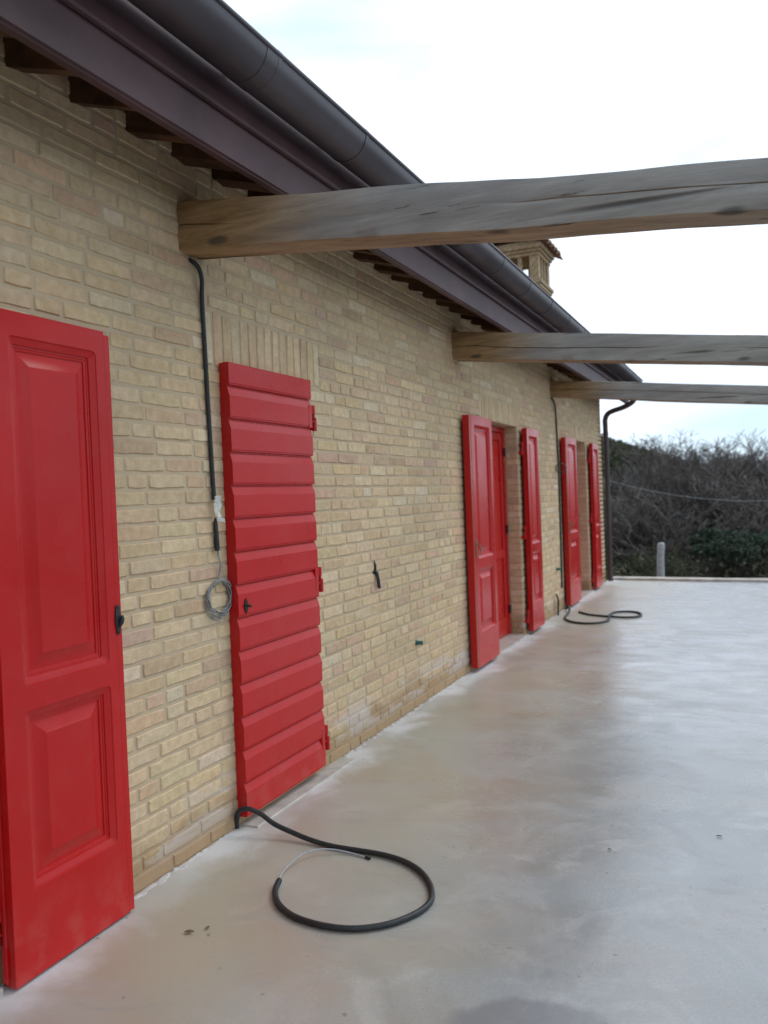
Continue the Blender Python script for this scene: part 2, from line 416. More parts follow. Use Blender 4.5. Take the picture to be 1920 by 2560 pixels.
xs = sorted(set([-3000, -900, -300, -150, -90] + [-60+i*1.5 for i in range(0, 72)] + [60, 90, 150, 300, 900, 3000]))
ys = sorted(set([-3000, -600, -100, -30, -8, 2, 9, 13.2] + [14.0+i*.8 for i in range(0, 30)] + [38+i*1.6 for i in range(0, 30)] + [90, 110, 140, 200, 400, 1200, 3000]))
V = [(x, y, gh(x, y)) for y in ys for x in xs]; nx = len(xs)
F = [(j*nx+i, j*nx+i+1, (j+1)*nx+i+1, (j+1)*nx+i) for j in range(len(ys)-1) for i in range(nx-1)]
me = fastmesh('hillside', V, F, GROUND); me.shade_smooth()
o = bpy.data.objects.new('hillside', me); COL.objects.link(o); tag(o, kind='structure')

# ------------------------------------------------------------------ the house
house = empty('brick_house', (WX, 6, 0))
tag(house, 'long single-storey buff brick farmhouse with red shutters and brown metal eaves', 'house')
OPEN = [(.72, 1.905), (7.53, 8.76), (11.56, 12.70)]; OT = 2.262
ROOF0, SL = 3.08, .30                                  # eaves deck height at x=-1.9, slope
def deck(x): return ROOF0 + (-1.9-x)*SL
WT = deck(WX) - .01
COURSE = .0711
PAL = [((.575, .435, .27), 38), ((.60, .465, .295), 24), ((.55, .41, .255), 18), ((.565, .395, .26), 8), ((.63, .51, .35), 5), ((.52, .365, .235), 4), ((.47, .345, .22), 2), ((.53, .36, .26), 2)]
def tint(r):
    c = r.choices([p[0] for p in PAL], [p[1] for p in PAL])[0]; k = r.uniform(1.01, 1.12)
    return (c[0]*k*r.uniform(.97, 1.03), c[1]*k, c[2]*k*r.uniform(.95, 1.05), 1)
def one_brick(mb, P, u0, u1, v0, v1, r, d=None, vert=False):
    d = d if d is not None else r.uniform(.0018, .0052)
    j = lambda s: r.uniform(-s, s)
    du, dv = j(.0015), j(.0015)
    nu = 4 if u1-u0 > .15 else 2
    ring0 = []; ring1 = []
    us = [u0+(u1-u0)*i/nu for i in range(nu+1)]
    bot = [(u, v0+j(.0026)) for u in us]; top = [(u, v1+j(.0022)) for u in reversed(us)]
    bot[0] = (u0+abs(j(.003)), v0+abs(j(.003))); bot[-1] = (u1-abs(j(.003)), v0+abs(j(.003)))
    top[0] = (u1-abs(j(.003)), v1-abs(j(.003))); top[-1] = (u0+abs(j(.003)), v1-abs(j(.003)))
    midr = [(u1+j(.001), (v0+v1)/2)]; midl = [(u0+j(.001), (v0+v1)/2)]
    R0 = bot + midr + top + midl
    cu, cv = (u0+u1)/2, (v0+v1)/2; n = len(R0)
    def inset(p, a): return (p[0]+(a if p[0] < u0+.01 else -a if p[0] > u1-.01 else 0), p[1]+(a if p[1] < cv-.01 else -a if p[1] > cv+.01 else 0))
    R1 = [inset(p, .0025+abs(j(.001))) for p in R0]; R2 = [inset(p, .0052+abs(j(.0016))) for p in R0]
    t1, t2 = j(.0015), j(.0015)
    vs = [P(p[0], p[1], -.003) for p in R0] + [P(p[0], p[1], d*.55) for p in R1] + [P(p[0], p[1], d+.0012+t1*(p[0]-cu)/.1+t2*(p[1]-cv)/.04+j(.0006)) for p in R2]
    fs = []
    for k in range(2):
        for i in range(n): fs.append((k*n+i, k*n+(i+1) % n, (k+1)*n+(i+1) % n, (k+1)*n+i))
    fs.append(tuple(2*n+i for i in range(n)))
    mb.add(vs, fs, tint(r))
def brick_field(mb, P, u0, u1, v0, v1, holes, r, topf=None):
    k = 0; v = v0
    while v < v1:
        va, vb = v+.0055, v+COURSE-.0055
        if vb > v1: vb = v1-.002
        if vb-va < .015: break
        cv = (va+vb)/2; iv = [(u0, u1)]
        if topf: iv = topf(vb)
        for (a, b, c, d) in holes:
            if c < cv < d:
                nv = []
                for p, q in iv:
                    if b <= p or a >= q: nv.append((p, q))
                    else:
                        if a > p: nv.append((p, a))
                        if b < q: nv.append((b, q))
                iv = nv
        for p, q in iv:
            u = p; first = True
            while u < q-.012:
                ln = .25 if r.random() < .74 else .122
                if first: ln = r.choice([.25, .122, .18, .07]) if k % 2 else r.choice([.25, .19]); first = False
                ln += r.uniform(-.006, .006)
                e = u+ln
                if q-e < .055: e = q
                one_brick(mb, P, u+.0, min(e, q)-.0, va+r.uniform(-.001, .001), vb+r.uniform(-.001, .001), r)
                u = e+.0115
        v += COURSE; k += 1
r = random.Random(11)
W = MB()          # bricks
LT = 35*COURSE
lint = [(3.20, 4.325, 2.219), (7.43, 8.86, OT), (11.46, 12.80, OT), (.62, 2.0, OT)]
holes = [(a, b, 0, OT) for a, b in OPEN] + [(a, b, 31*COURSE, LT) for a, b, c in lint]
Pf = lambda u, v, d: (WX+d, u, v)
brick_field(W, Pf, YA, YB, 0.0, WT, holes, r)
for (a, b) in OPEN:     # reveals
    brick_field(W, lambda u, v, d, b=b: (WX-u, b-d, v), .003, .135, 0, OT, [], r)
    brick_field(W, lambda u, v, d, a=a: (WX-u, a+d, v), .003, .135, 0, OT, [], r)
RX, RIDGE = -6.3, 0
def gtop(v):
    if v < WT-.02: return [(-2.33+0, 7.0)]
    return []
brick_field(W, lambda u, v, d: (WX-u, YB+d, v), .0, 7.9, -.0, deck(WX)-.05, [], r)
k = int((deck(RX)-deck(WX))/COURSE)
v = deck(WX)-.05
while v < deck(RX)-.1:  # gable triangle
    off = (v+COURSE-(deck(WX)-.05))/SL
    if off < 3.9: brick_field(W, lambda u, vv, d: (WX-u, YB+d, vv), off, 7.9-off, v, v+COURSE, [], r)
    v += COURSE
wall = W.build('wall', BRICK, house)
MB_ = MB()              # mortar bed and wall body
ex = sorted([YA] + [q for o_ in OPEN for q in o_] + [YB])
xi = WX-.34
for i in range(len(ex)-1):
    a, b = ex[i], ex[i+1]
    if (a, b) in OPEN: MB_.box(xi, WX, a, b, OT, WT+.06)
    else: MB_.box(xi, WX, a, b, -.5, WT+.06)
zt = deck(WX)-.06
MB_.prism([(WX, -.5), (WX, zt), (RX, zt+(WX-RX)*SL), (RX*2-WX, zt), (RX*2-WX, -.5)], YB-.3, YB, 'y')
MB_.prism([(WX, -.5), (WX, zt), (RX, zt+(WX-RX)*SL), (RX*2-WX, zt), (RX*2-WX, -.5)], YA, YA+.3, 'y')
MB_.box(RX*2-WX, RX*2-WX+.3, YA, YB, -.5, zt)
# mend: sit mortar 1 mm behind everything at the gable
MB_.build('mortar_bed', MORTAR, house)
for (a, b, z0) in lint: # upright brick lintels
    S = MB(); u = a+.004; n = round((b-a)/.0745); st = (b-a)/n
    for i in range(n): one_brick(S, lambda p, q, d: (WX+d, p, q), a+i*st+.006, a+(i+1)*st-.006, z0+r.uniform(0, .004), LT-.010+r.uniform(-.003, .003), r)
    S.build('lintel', BRICK, house)
for i, (a, b) in enumerate(OPEN):   # thresholds, inner doors, floor of the recess
    T = MB(); T.box(WX-.34, WX+.055, a+.004, b-.004, -.05, .022, 0, .005); T.build('threshold', STONE, house)
    D = MB(); x = WX-.140
    D.box(x-.055, x, a+.002, a+.055, .022, OT-.004, 0, .004); D.box(x-.055, x, b-.055, b-.002, .022, OT-.004, 0, .004); D.box(x-.055, x, a+.055, b-.055, OT-.06, OT-.004, 0, .004)
    mid = (a+b)/2
    for (p, q) in ((a+.058, mid-.002), (mid+.002, b-.058)):
        xx = x-.012
        D.box(xx-.05, xx, p, p+.085, .024, OT-.063, 0, .006); D.box(xx-.05, xx, q-.085, q, .024, OT-.063, 0, .006)
        D.box(xx-.05, xx, p+.085, q-.085, OT-.15, OT-.063, 0, .006); D.box(xx-.05, xx, p+.085, q-.085, .024, .22, 0, .006)
        D.box(xx-.05, xx, p+.085, q-.085, .86, .95, 0, .006)
        D.box(xx-.04, xx-.018, p+.085, q-.085, .22, .86); D.box(xx-.04, xx-.018, p+.085, q-.085, .95, OT-.15)
    door = D.build('door', INNERRED, house)
    for z in (.25, 1.12, 1.95):
        H = MB(); H.sweep([(x+.012, b-.058, z), (x+.012, b-.058, z+.09)], .011, 10); H.build('hinge', BLACKP, door)
# threshold strip below the closed shutter
T = MB(); T.box(WX-.02, WX+.105, 3.33, 4.40, -.03, .009, 0, .004); T.build('threshold', STONE, house)

# ---- shutters
def boards(S, x0, sgn, y0, y1, z0, z1, pitch=.159, top=.112, prot=.022):
    """horizontal boards with a sloped upper edge; profile in (x,z), extruded along y"""
    edges = [z1, z1-top]
    while edges[-1]-pitch > z0+.01: edges.append(edges[-1]-pitch)
    edges[-1] = z0 if edges[-1]-z0 < .03 else edges[-1]
    if edges[-1] != z0: edges.append(z0)
    for i in range(len(edges)-1):
        t, b = edges[i], edges[i+1]
        X = lambda d: x0+sgn*d
        if i == 0: pr = [(-.012, t-.001), (prot-.003, t-.001), (prot, t-.005)]
        else: pr = [(-.012, t-.0005), (.006, t-.0005), (.011, t-.006), (prot, t-.046)]
        pr += [(prot, b+.014), (prot-.0035, b+.0125), (prot-.0035, b+.0100), (prot-.0008, b+.0085), (prot-.0008, b+.0055), (prot-.008, b+.003), (-.012, b+.003)]
        S.prism([(X(p), q) for p, q in pr], y0, y1, 'y')
def rring(y0, y1, z0, z1, rad, n=5):
    out = []
    for (cy, cz, a0) in ((y1-rad, z1-rad, 0), (y0+rad, z1-rad, 90), (y0+rad, z0+rad, 180), (y1-rad, z0+rad, 270)):
        for i in range(n):
            t = radians(a0+90*i/(n-1)); out.append((cy+rad*cos(t), cz+rad*sin(t)))
    return out
def panel(S, x, cell, op):
    """one field of a frame-and-panel leaf: cell = whole area incl. stiles, op = opening"""
    prof = [(0, 0, .020), (.002, -.004, .019), (.010, -.0055, .017), (.020, -.012, .012), (.026, -.0135, .010), (.0265, -.018, .010),
            (.034, -.0185, .008), (.035, -.021, .007), (.044, -.0222, .004), (.0445, -.026, .004), (.050, -.026, .003), (.094, -.012, .001), (.0955, -.0108, .001)]
    def corner(o):  # outer ring: all points of an arc collapse to the cell corner
        y0, y1, z0, z1 = cell; out = []
        for c in ((y1, z1), (y0, z1), (y0, z0), (y1, z0)): out += [c]*5
        return out
    rings = [(x, corner(0))]
    for (i, d, rad) in prof: rings.append((x+d, rring(op[0]+i, op[1]-i, op[2]+i, op[3]-i, max(rad, .0005))))
    vs = [(xx, p[0], p[1]) for xx, rg in rings for p in rg]; n = 20; fs = []
    for k in range(len(rings)-1):
        for i in range(n): fs.append((k*n+i, k*n+(i+1) % n, (k+1)*n+(i+1) % n, (k+1)*n+i))
    fs.append(tuple((len(rings)-1)*n+i for i in range(n)))
    S.add(vs, fs)
XF = -2.240          # front face of the open leaves
def hinge_set(parent, y, side, zs, xh):
    """side=+1: the pin stands beyond the far edge y, -1: before the near edge"""
    for z in zs:
        H = MB()
        H.box(xh-.014, xh+.005, min(y, y-side*.035), max(y, y-side*.035), z-.03, z+.095, 0, .002)
        H.sweep([(xh-.002, y+side*.022, z+.048), (xh-.002, y+side*.022, z+.098)], .0135, 12)
        H.box(xh-.010, xh+.004, min(y, y+side*.022), max(y, y+side*.022), z+.050, z+.095, 0, .001)
        H.sweep([(xh-.002, y+side*.036, z-.045), (xh-.002, y+side*.036, z+.030)], .0135, 12)
        H.sweep([(xh-.002, y+side*.030, z+.020), (xh-.002, y+side*.026, z+.052)], .008, 8)
        H.box(xh-.004, xh+.002, min(y, y+side*.036), max(y, y+side*.036), z+.004, z+.012, 0, .001)
        H.box(WX-.01, xh-.002, y+side*.036-.007, y+side*.036+.007, z-.04, z-.01, 0, .001)
        H.build('hinge', RED, parent)
def panel_leaf(y0, y1, z0, z1, strip=None, hinge=-1, step=0):
    """open leaf: inside panels towards the terrace, outside boards towards the wall"""
    S = MB(); xb = XF-.046
    st = min(.088, (y1-y0)*.155)
    a, b = (y0, y1)
    if strip == 'near': a = y0+.050
    zm = .94
    zt = z1
    ys_ = a; ye = b-(.030 if strip == 'far' else 0)
    panel(S, XF, (ys_, ye, zm, zt), (a+st, b-st*.85, .982, z1-.082))
    panel(S, XF, (ys_, ye, z0, zm), (a+st, b-st*.85, z0+.285, .898))
    # sides
    S.add([(XF, ys_, z0), (XF, ye, z0), (XF, ye, zt), (XF, ys_, zt), (xb, ys_, z0), (xb, ye, z0), (xb, ye, zt), (xb, ys_, zt)],
          [(0, 4, 5, 1), (1, 5, 6, 2), (2, 6, 7, 3), (3, 7, 4, 0), (4, 7, 6, 5)])
    boards(S, xb, -1, a+.001, b-.001, z0+.002, z1-.002, prot=.011)
    if strip == 'far': S.box(xb+.002, XF-.0006, ye+.0008, b, z0, z1-.012, 0, .0015)
    leaf = S.build('shutter', RED, house, smooth=True, auto=22)
    if strip == 'near':
        T = MB(); T.box(xb-.015, XF-.0005, y0, a-.016, z0+.004, z1-.003, 0, .003); T.build('cover_strip', RED, leaf)
        G = MB(); G.box(xb, XF-.0015, a-.016, a-.0005, z0+.004, z1-.004); G.build('seal', SEAL, leaf)
    if strip == 'far' or hinge == -1:   # rebated near edge
        T = MB(); T.box(xb-.004, xb+.018, y0-.010, y0-.0005, z0+.012, z1-.006, 0, .002); T.build('rebate_strip', RED, leaf)
    hinge_set(leaf, y1+.002 if hinge > 0 else y0-.010, hinge, (.18, 1.09, 2.0), xb)
    return leaf
s1 = panel_leaf(1.918, 2.482, .012, 2.236, 'far', -1); s1['label'] = 'near red shutter leaf, panelled side out, with black latch'
s3 = panel_leaf(6.845, 7.515, .040, 2.25, 'near', 1)
s4 = panel_leaf(8.83, 9.345, .040, 2.25, None, -1)
s5 = panel_leaf(10.83, 11.545, .040, 2.25, 'near', 1)
s6 = panel_leaf(12.80, 13.30, .040, 2.25, None, -1)
# black latch on the near leaf
Lb = MB(); yc, zc = 2.458, 1.14
out = [(yc+.0065*cos(t), zc+.047+.0065*sin(t)) for t in [i*pi/8 for i in range(0, 9)]]
out = [(.0065, .047), (.0045, .0525), (0, .0545), (-.0045, .0525), (-.0065, .047), (-.0085, .02), (-.0095, 0), (-.0085, -.02), (-.006, -.04), (-.0055, -.052), (-.003, -.057), (0, -.0585), (.003, -.057), (.0055, -.052), (.006, -.04), (.0085, -.02), (.010, 0), (.0085, .02)]
Lb.prism([(yc+p*1.5, zc+q) for p, q in out], XF-.001, XF+.006, 'x')
Lb.sweep([(XF+.003, yc+.004, zc-.030), (XF+.012, yc+.008, zc-.014), (XF+.016, yc+.011, zc+.002), (XF+.014, yc+.012, zc+.014)], [.006, .009, .008, .004], 10)
Lb.sweep([(XF+.006, yc, zc+.044), (XF+.0095, yc, zc+.044)], [.004, .0025], 10); Lb.sweep([(XF+.006, yc, zc-.049), (XF+.0095, yc, zc-.049)], [.004, .0025], 10)
Lb.build('latch', BLACKP, s1, smooth=True, auto=40)
for s_, y_ in ((s3, 6.925), (s5, 10.91)):
    Lb = MB(); Lb.box(XF, XF+.005, y_-.012, y_+.012, 1.0, 1.16, 0, .002)
    Lb.sweep([(XF+.004, y_, 1.12), (XF+.028, y_, 1.12), (XF+.034, y_+.01, 1.10), (XF+.034, y_+.012, 1.03)], [.006, .006, .006, .005], 10)
    Lb.build('latch', BRASS, s_, smooth=True, auto=40)
# closed boarded shutter
S = MB(); S.box(WX+.004, -2.284, 3.312, 4.108, .052, 2.238, 0, .002)
boards(S, -2.292, 1, 3.311, 4.109, .051, 2.240, .1593, .113, .023)
s2 = S.build('shutter', RED, house); s2['label'] = 'closed red shutter of horizontal boards'
hinge_set(s2, 4.109, 1, (.18, 1.085, 2.0), -2.272)
K = MB(); yk, zk = 3.372, 1.065
K.prism([(yk+p*1.7, zk+q) for p, q in [(0, .036), (.006, .026), (.007, .014), (.014, 0), (.007, -.014), (.006, -.026), (0, -.036), (-.006, -.026), (-.007, -.014), (-.012, 0), (-.007, .014), (-.006, .026)]], -2.270, -2.264, 'x')
K.sweep([(-2.266, yk+.003, zk), (-2.252, yk+.006, zk), (-2.247, yk+.008, zk), (-2.243, yk+.008, zk)], [.005, .004, .009, .006], 12)
K.build('lock_plate', BRONZE, s2, smooth=True, auto=40)

# ---- eaves, roof, gutter
YE = 14.38; YS = YA-.3
Fm = MB()
Fm.prism([(-1.900, 2.952), (-1.890, 2.956), (-1.890, 3.118), (-1.880, 3.112), (-1.868, 3.116), (-1.868, 3.130), (-1.878, 3.136), (-1.908, 3.31), (-1.908, 3.52), (-1.985, 3.52), (-1.985, 3.31), (-1.915, 3.13), (-1.915, 2.956), (-1.935, 2.952), (-1.935, 2.948), (-1.903, 2.946)], YS, YE, 'y')
fascia = Fm.build('fascia', METAL, house)
for (py, pz, s_) in ((2.02, 3.04, .006), (2.86, 3.02, .005), (5.2, 3.05, .005)):
    pass
rr_ = random.Random(5); y = YS+.12
while y < YE-.1:
    R_ = MB(); hw = .040+rr_.uniform(-.004, .004); x1, x2 = -1.918, -2.75; q = rr_.uniform(-.008, .008)
    v = []
    for x in (x1, (x1+x2)/2, x2):
        for dy, dz in ((-hw, -.092+q), (hw, -.092-q), (hw, -.002), (-hw, -.002)): v.append((x, y+dy+rr_.uniform(-.004, .004), deck(x)+dz))
    f = [(0, 1, 2, 3), (8, 11, 10, 9)] + [(k*4+i, k*4+(i+1) % 4, (k+1)*4+(i+1) % 4, (k+1)*4+i) for k in range(2) for i in range(4)]
    R_.add(v, f); R_.build('rafter', RAFT, house); y += .305+rr_.uniform(-.015, .015)
D = MB(); x2 = RX*2-WX-.43
D.prism([(-1.99, deck(-1.99)), (RX, deck(RX)), (x2, deck(-1.9)), (x2, deck(-1.9)+.36), (RX, deck(RX)+.36), (-1.99, deck(-1.99)+.36)], YS, YE, 'y')
rfo = D.build('roof', TILE, house)
Tl = MB()      # curved tiles in rows down the slope
nrow = int((YE-YS)/.19)
for s_ in range(2):
    for i in range(nrow):
        yc = YS+.1+i*.19
        for kx in range(14):
            xa = kx*.32+.05; xb2 = xa+.36; vs = []
            if -1.83-xa < RX: continue
            for (xx, rad) in ((xa, .085), (xb2, .068)):
                X = -1.83-xx
                for k in range(7):
                    t = pi*k/6; zz = deck(X)+.335+.012+(.018 if xx == xa else 0)+rad*.75*sin(t)
                    vs.append((X if s_ == 0 else 2*RX-X, yc+rad*cos(t), zz))
            Tl.add(vs, [(k, k+1, k+8, k+7) for k in range(6)])
Tl.build('roof_tile_rows', TILE, rfo)
G = MB(); gc, gz, gr = -1.770, 3.318, .110; vs = []; prof = []
for k in range(17):
    t = pi+pi*k/16; prof.append((gc+gr*cos(t), gz+gr*sin(t)))
prof2 = [(gc+(gr-.004)*cos(pi+pi*k/16), gz+(gr-.004)*sin(pi+pi*k/16)) for k in range(16, -1, -1)]
G.prism(prof+prof2, YS, YE, 'y')
G.sweep([(gc+gr, YS, gz+.004), (gc+gr, YE, gz+.004)], .010, 10)
G.prism([(gc+gr*.995*cos(pi+pi*k/16), gz+gr*.995*sin(pi+pi*k/16)) for k in range(17)], YE-.003, YE+.001, 'y')
gut = G.build('gutter', GUT, house, smooth=True, auto=35)
y = 2.87-.803*5
while y < YE-.05:
    Bk = MB(); r2 = gr+.0025
    pf = [(gc+r2*cos(pi+pi*k/16), gz+r2*sin(pi+pi*k/16)) for k in range(17)]; pf = [(-1.886, gz+.03), (gc-r2, gz+.03)]+pf+[(gc+r2+.004, gz+.012), (gc+r2-.004, gz+.022)]
    inner = [(gc+(p-gc)*.965, gz+(q-gz)*.965) for p, q in pf[::-1]]
    Bk.prism(pf+inner, y-.014, y+.014, 'y'); Bk.build('gutter_bracket', GUT, gut, smooth=True, auto=35); y += .803
for y in (2.87-.05, 9.5):
    Bk = MB(); r2 = gr+.0018; pf = [(gc+r2*cos(pi+pi*k/16), gz+r2*sin(pi+pi*k/16)) for k in range(17)]
    Bk.prism(pf+[(gc+(gr-.008)*cos(pi+pi*k/16), gz+(gr-.008)*sin(pi+pi*k/16)) for k in range(16, -1, -1)], y-.045, y+.045, 'y'); Bk.build('gutter_joint', GUT, gut, smooth=True, auto=35)
Dp = MB(); px_, py_ = -2.262, 14.20
pts = catmull([(gc, 14.14, 3.25), (gc, 14.14, 3.10), (gc+.0, 14.14, 3.01), (gc-.05, 14.145, 2.945), (-1.95, 14.165, 2.885), (-2.14, 14.19, 2.835), (px_+.04, py_, 2.79), (px_, py_, 2.70), (px_, py_, 2.5), (px_, py_, 1.2), (px_, py_, .0)], .03)
Dp.sweep(pts, .042, 16)
dp = Dp.build('downpipe', PIPE, house, smooth=True, auto=40)
for z in (2.45, 1.3, .3):
    c_ = MB(); c_.sweep([(px_, py_, z), (px_, py_, z+.03)], .047, 16); c_.box(WX-.02, px_-.03, py_-.01, py_+.01, z+.005, z+.025); c_.build('pipe_clip', PIPE, dp)

# ---- chimney
ch0 = (-3.145, 12.365)   # centre
Cm = MB(); zb = deck(-3.5)
def cbox(M, s, z0, z1, ch=.004): M.box(ch0[0]-s/2, ch0[0]+s/2, ch0[1]-s/2, ch0[1]+s/2, z0, z1, 0, ch)
cbox(Cm, .70, zb-.35, 4.53); cbox(Cm, .78, 4.53, 4.575); cbox(Cm, .82, 4.575, 4.625); cbox(Cm, .76, 4.625, 4.66)
chim = Cm.build('chimney', CHIM, house)
Ln = MB(); s_ = .72; pw = .13; mwid = .07
for dx in (-1, 1):
    for dy in (-1, 1):
        cx, cy = ch0[0]+dx*(s_-pw)/2, ch0[1]+dy*(s_-pw)/2; Ln.box(cx-pw/2, cx+pw/2, cy-pw/2, cy+pw/2, 4.66, 4.99, 0, .003)
for d in (-1, 1):
    for o_ in (-.085, .085):
        Ln.box(ch0[0]+o_-.03, ch0[0]+o_+.03, ch0[1]+d*(s_-.1)/2-.045, ch0[1]+d*(s_-.1)/2+.045, 4.66, 4.99, 0, .003)
        Ln.box(ch0[0]+d*(s_-.1)/2-.045, ch0[0]+d*(s_-.1)/2+.045, ch0[1]+o_-.03, ch0[1]+o_+.03, 4.66, 4.99, 0, .003)
Ln.build('vent_lantern', CHIM, chim)
Cc = MB(); cbox(Cc, .75, 4.99, 5.04); cbox(Cc, .80, 5.04, 5.085); cbox(Cc, .86, 5.085, 5.15); cbox(Cc, .78, 5.15, 5.2)
Cc.build('cornice', CHIM, chim)
Cp = MB()
for sx in (-1, 1):
    for i in range(6):
        yy = ch0[1]-.5+i*.2; vs = []
        for (xx, zz, rad) in ((.50, 5.16, .10), (.02, 5.40, .08)):
            for k in range(7):
                t = pi*k/6; vs.append((ch0[0]+sx*xx, yy+rad*cos(t), zz+rad*.8*sin(t)))
        for (xx, zz, rad) in ((.50, 5.145, .10), (.02, 5.385, .08)):
            for k in range(7):
                t = pi*k/6; vs.append((ch0[0]+sx*xx, yy+rad*.85*cos(t), zz+rad*.65*sin(t)))
        Cp.add(vs, [(k, k+1, k+8, k+7) for k in range(6)] + [(14+k, 14+k+1, 14+k+8, 14+k+7) for k in range(6)] + [(k, k+1, k+15, k+14) for k in range(6)])
        vs = [(ch0[0]+sx*xx, yy+.1+dy, zz+dz) for (xx, zz) in ((.52, 5.12), (.02, 5.37)) for (dy, dz) in ((-.06, .03), (-.03, 0), (.03, 0), (.06, .03))]
        Cp.add(vs, [(0, 1, 5, 4), (1, 2, 6, 5), (2, 3, 7, 6)])
Cp.build('cap', TILE, chim)

# ------------------------------------------------------------------ pergola beams
def beam(y0, tops, bots, wid, label, seed):
    rb = random.Random(seed)
    def ip(lst, x):
        if x <= lst[0][0]: return lst[0][1]+(x-lst[0][0])*(-.11)
        for (a, b), (c, d) in zip(lst, lst[1:]):
            if x <= c: return b+(d-b)*(x-a)/(c-a)
        return lst[-1][1]+(x-lst[-1][0])*(-.12)
    xs_ = [WX-.12+i*.045 for i in range(int((3.4-WX+.12)/.045))]; M = MB(); n = 23; vs = []; o0 = Vector((WX, y0, 0))
    for x in xs_:
        sm = lambda l: (ip(l, x-.06)+ip(l, x)+ip(l, x+.06))/3
        zt_, zb_ = sm(tops), sm(bots); hz = (zt_-zb_)/2; cz = (zt_+zb_)/2; hy = wid/2; cy = y0+hy
        ck = .22*noise.noise(Vector((x*.9, seed*3.1, 0)))+.05*noise.noise(Vector((x*6, seed, 2)))
        dep = max(0, .55+noise.noise(Vector((x*1.1, seed*5.7, 4)))*1.6)*.016
        T_ = [2*pi*(k+.5)/20 for k in range(20)]; T_ = [t for t in T_ if abs(t-pi-ck) > .07]; T_ = T_[:99]
        T_ = sorted(T_+[pi+ck-.035, pi+ck, pi+ck+.035])
        while len(T_) < n: T_.append(T_[-1]+(2*pi+T_[0]-T_[-1])/2)
        while len(T_) > n: T_.pop(0)
        for k in range(n):
            t = T_[k]; c, s = cos(t), sin(t); p = 9.0
            rr2 = 1/((abs(c)**p+abs(s)**p)**(1/p))
            q = Vector((x*1.3, y0+c*1.5, s*1.5+seed)); d = noise.noise(q)*.009+noise.noise(Vector((x*5, c*3+seed, s*3)))*.004-(dep if abs(t-pi-ck) < 1e-6 else 0)
            vs.append((x, cy+c*rr2*(hy+d), cz+s*rr2*(hz+d*.6)))
    f = [(i*n+k, i*n+(k+1) % n, (i+1)*n+(k+1) % n, (i+1)*n+k) for i in range(len(xs_)-1) for k in range(n)]
    f += [tuple(range(n))[::-1], tuple((len(xs_)-1)*n+k for k in range(n))]
    M.add(vs, f); o = M.build('pergola_beam', BEAM, None, smooth=True, auto=50, origin=(WX, y0, 2.8))
    return tag(o, label, 'beam', 'pergola beams set into the brick wall')
beam(3.045, [(-2.33, 2.933), (-2.025, 2.895), (-1.623, 2.843), (-1.45, 2.825), (-1.256, 2.806), (-1.085, 2.778), (-.843, 2.748), (-.621, 2.716), (-.412, 2.694), (-.214, 2.678), (.069, 2.645)],
     [(-2.33, 2.705), (-2.036, 2.675), (-1.71, 2.645), (-1.408, 2.612), (-1.1, 2.580), (-.85, 2.548), (-.556, 2.527), (-.35, 2.510), (-.156, 2.490), (.064, 2.463)], .20,
     'thick grey pergola beam nearest the viewer, crossing above the closed boarded shutter', 1)
beam(6.72, [(-2.325, 2.954), (-1.82, 2.891), (-1.073, 2.796), (-.388, 2.709), (.115, 2.644)], [(-2.293, 2.712), (-1.83, 2.655), (-1.08, 2.57), (-.395, 2.493), (.109, 2.431)], .20,
     'middle pergola beam, meeting the wall just before the first pair of open shutters', 2)
beam(10.43, [(-2.33, 2.945), (-1.966, 2.906), (-1.41, 2.848), (-.621, 2.753), (.163, 2.661)], [(-2.319, 2.745), (-1.692, 2.667), (-.627, 2.536), (.157, 2.451)], .19,
     'farthest pergola beam, with a black conduit hanging where it meets the wall', 3)

# ------------------------------------------------------------------ conduits and cables
def corrug(M, pts, rad, step=.0055, mi=0):
    P = catmull(pts, step); M.sweep(P, [rad*(1.0 if i % 2 else .84) for i in range(len(P))], 12, mi)
XW = WX+.018
C1 = empty('hanging_conduit', (XW, 3.2, 1.6)); tag(C1, 'black conduit hanging from the nearest beam, ending in a coil of grey cable', 'conduit')
M = MB(); corrug(M, [(WX-.03, 3.115, 2.70), (XW+.004, 3.145, 2.665), (XW+.012, 3.172, 2.61), (XW, 3.185, 2.52), (XW-.004, 3.196, 2.3), (XW-.004, 3.203, 2.0), (XW-.002, 3.21, 1.7), (XW, 3.212, 1.585)], .0115)
M.build('conduit_tube', BLACKP, C1, smooth=True)
M = MB(); M.sweep([(XW, 3.214, 1.50), (XW, 3.215, 1.48), (XW, 3.219, 1.36), (XW, 3.219, 1.345)], [.004, .0105, .0125, .011], 12); M.build('conduit_end', BLACKP, C1, smooth=True, auto=50)
M = MB(); rt = random.Random(4)      # crumpled clear tape
for k in range(3):
    vs = []; n = 7
    for i in range(n):
        t = i/(n-1); z = 1.60-.115*t; wdt = .014+.008*sin(t*5+k)
        for sgn in (-1, 1): vs.append((XW+.012+.006*k*sin(t*7+k)+.003, 3.214+sgn*wdt+.004*sin(t*9+k*2)+(k-1)*.004, z+sgn*.004*rt.uniform(-1, 1)))
    M.add(vs, [(2*i, 2*i+1, 2*i+3, 2*i+2) for i in range(n-1)])
M.add([(XW+.015, 3.214, 1.505), (XW+.016, 3.222, 1.487), (XW+.02, 3.262, 1.496), (XW+.021, 3.262, 1.476), (XW+.018, 3.24, 1.50)], [(0, 1, 4), (1, 3, 2, 4)])
M.add([(XW+.016, 3.214, 1.60), (XW+.018, 3.238, 1.575), (XW+.019, 3.245, 1.56), (XW+.018, 3.222, 1.52)], [(0, 1, 2, 3)])
M.build('tape', TAPE, C1)
M = MB(); cy, cz = 3.222, 1.108
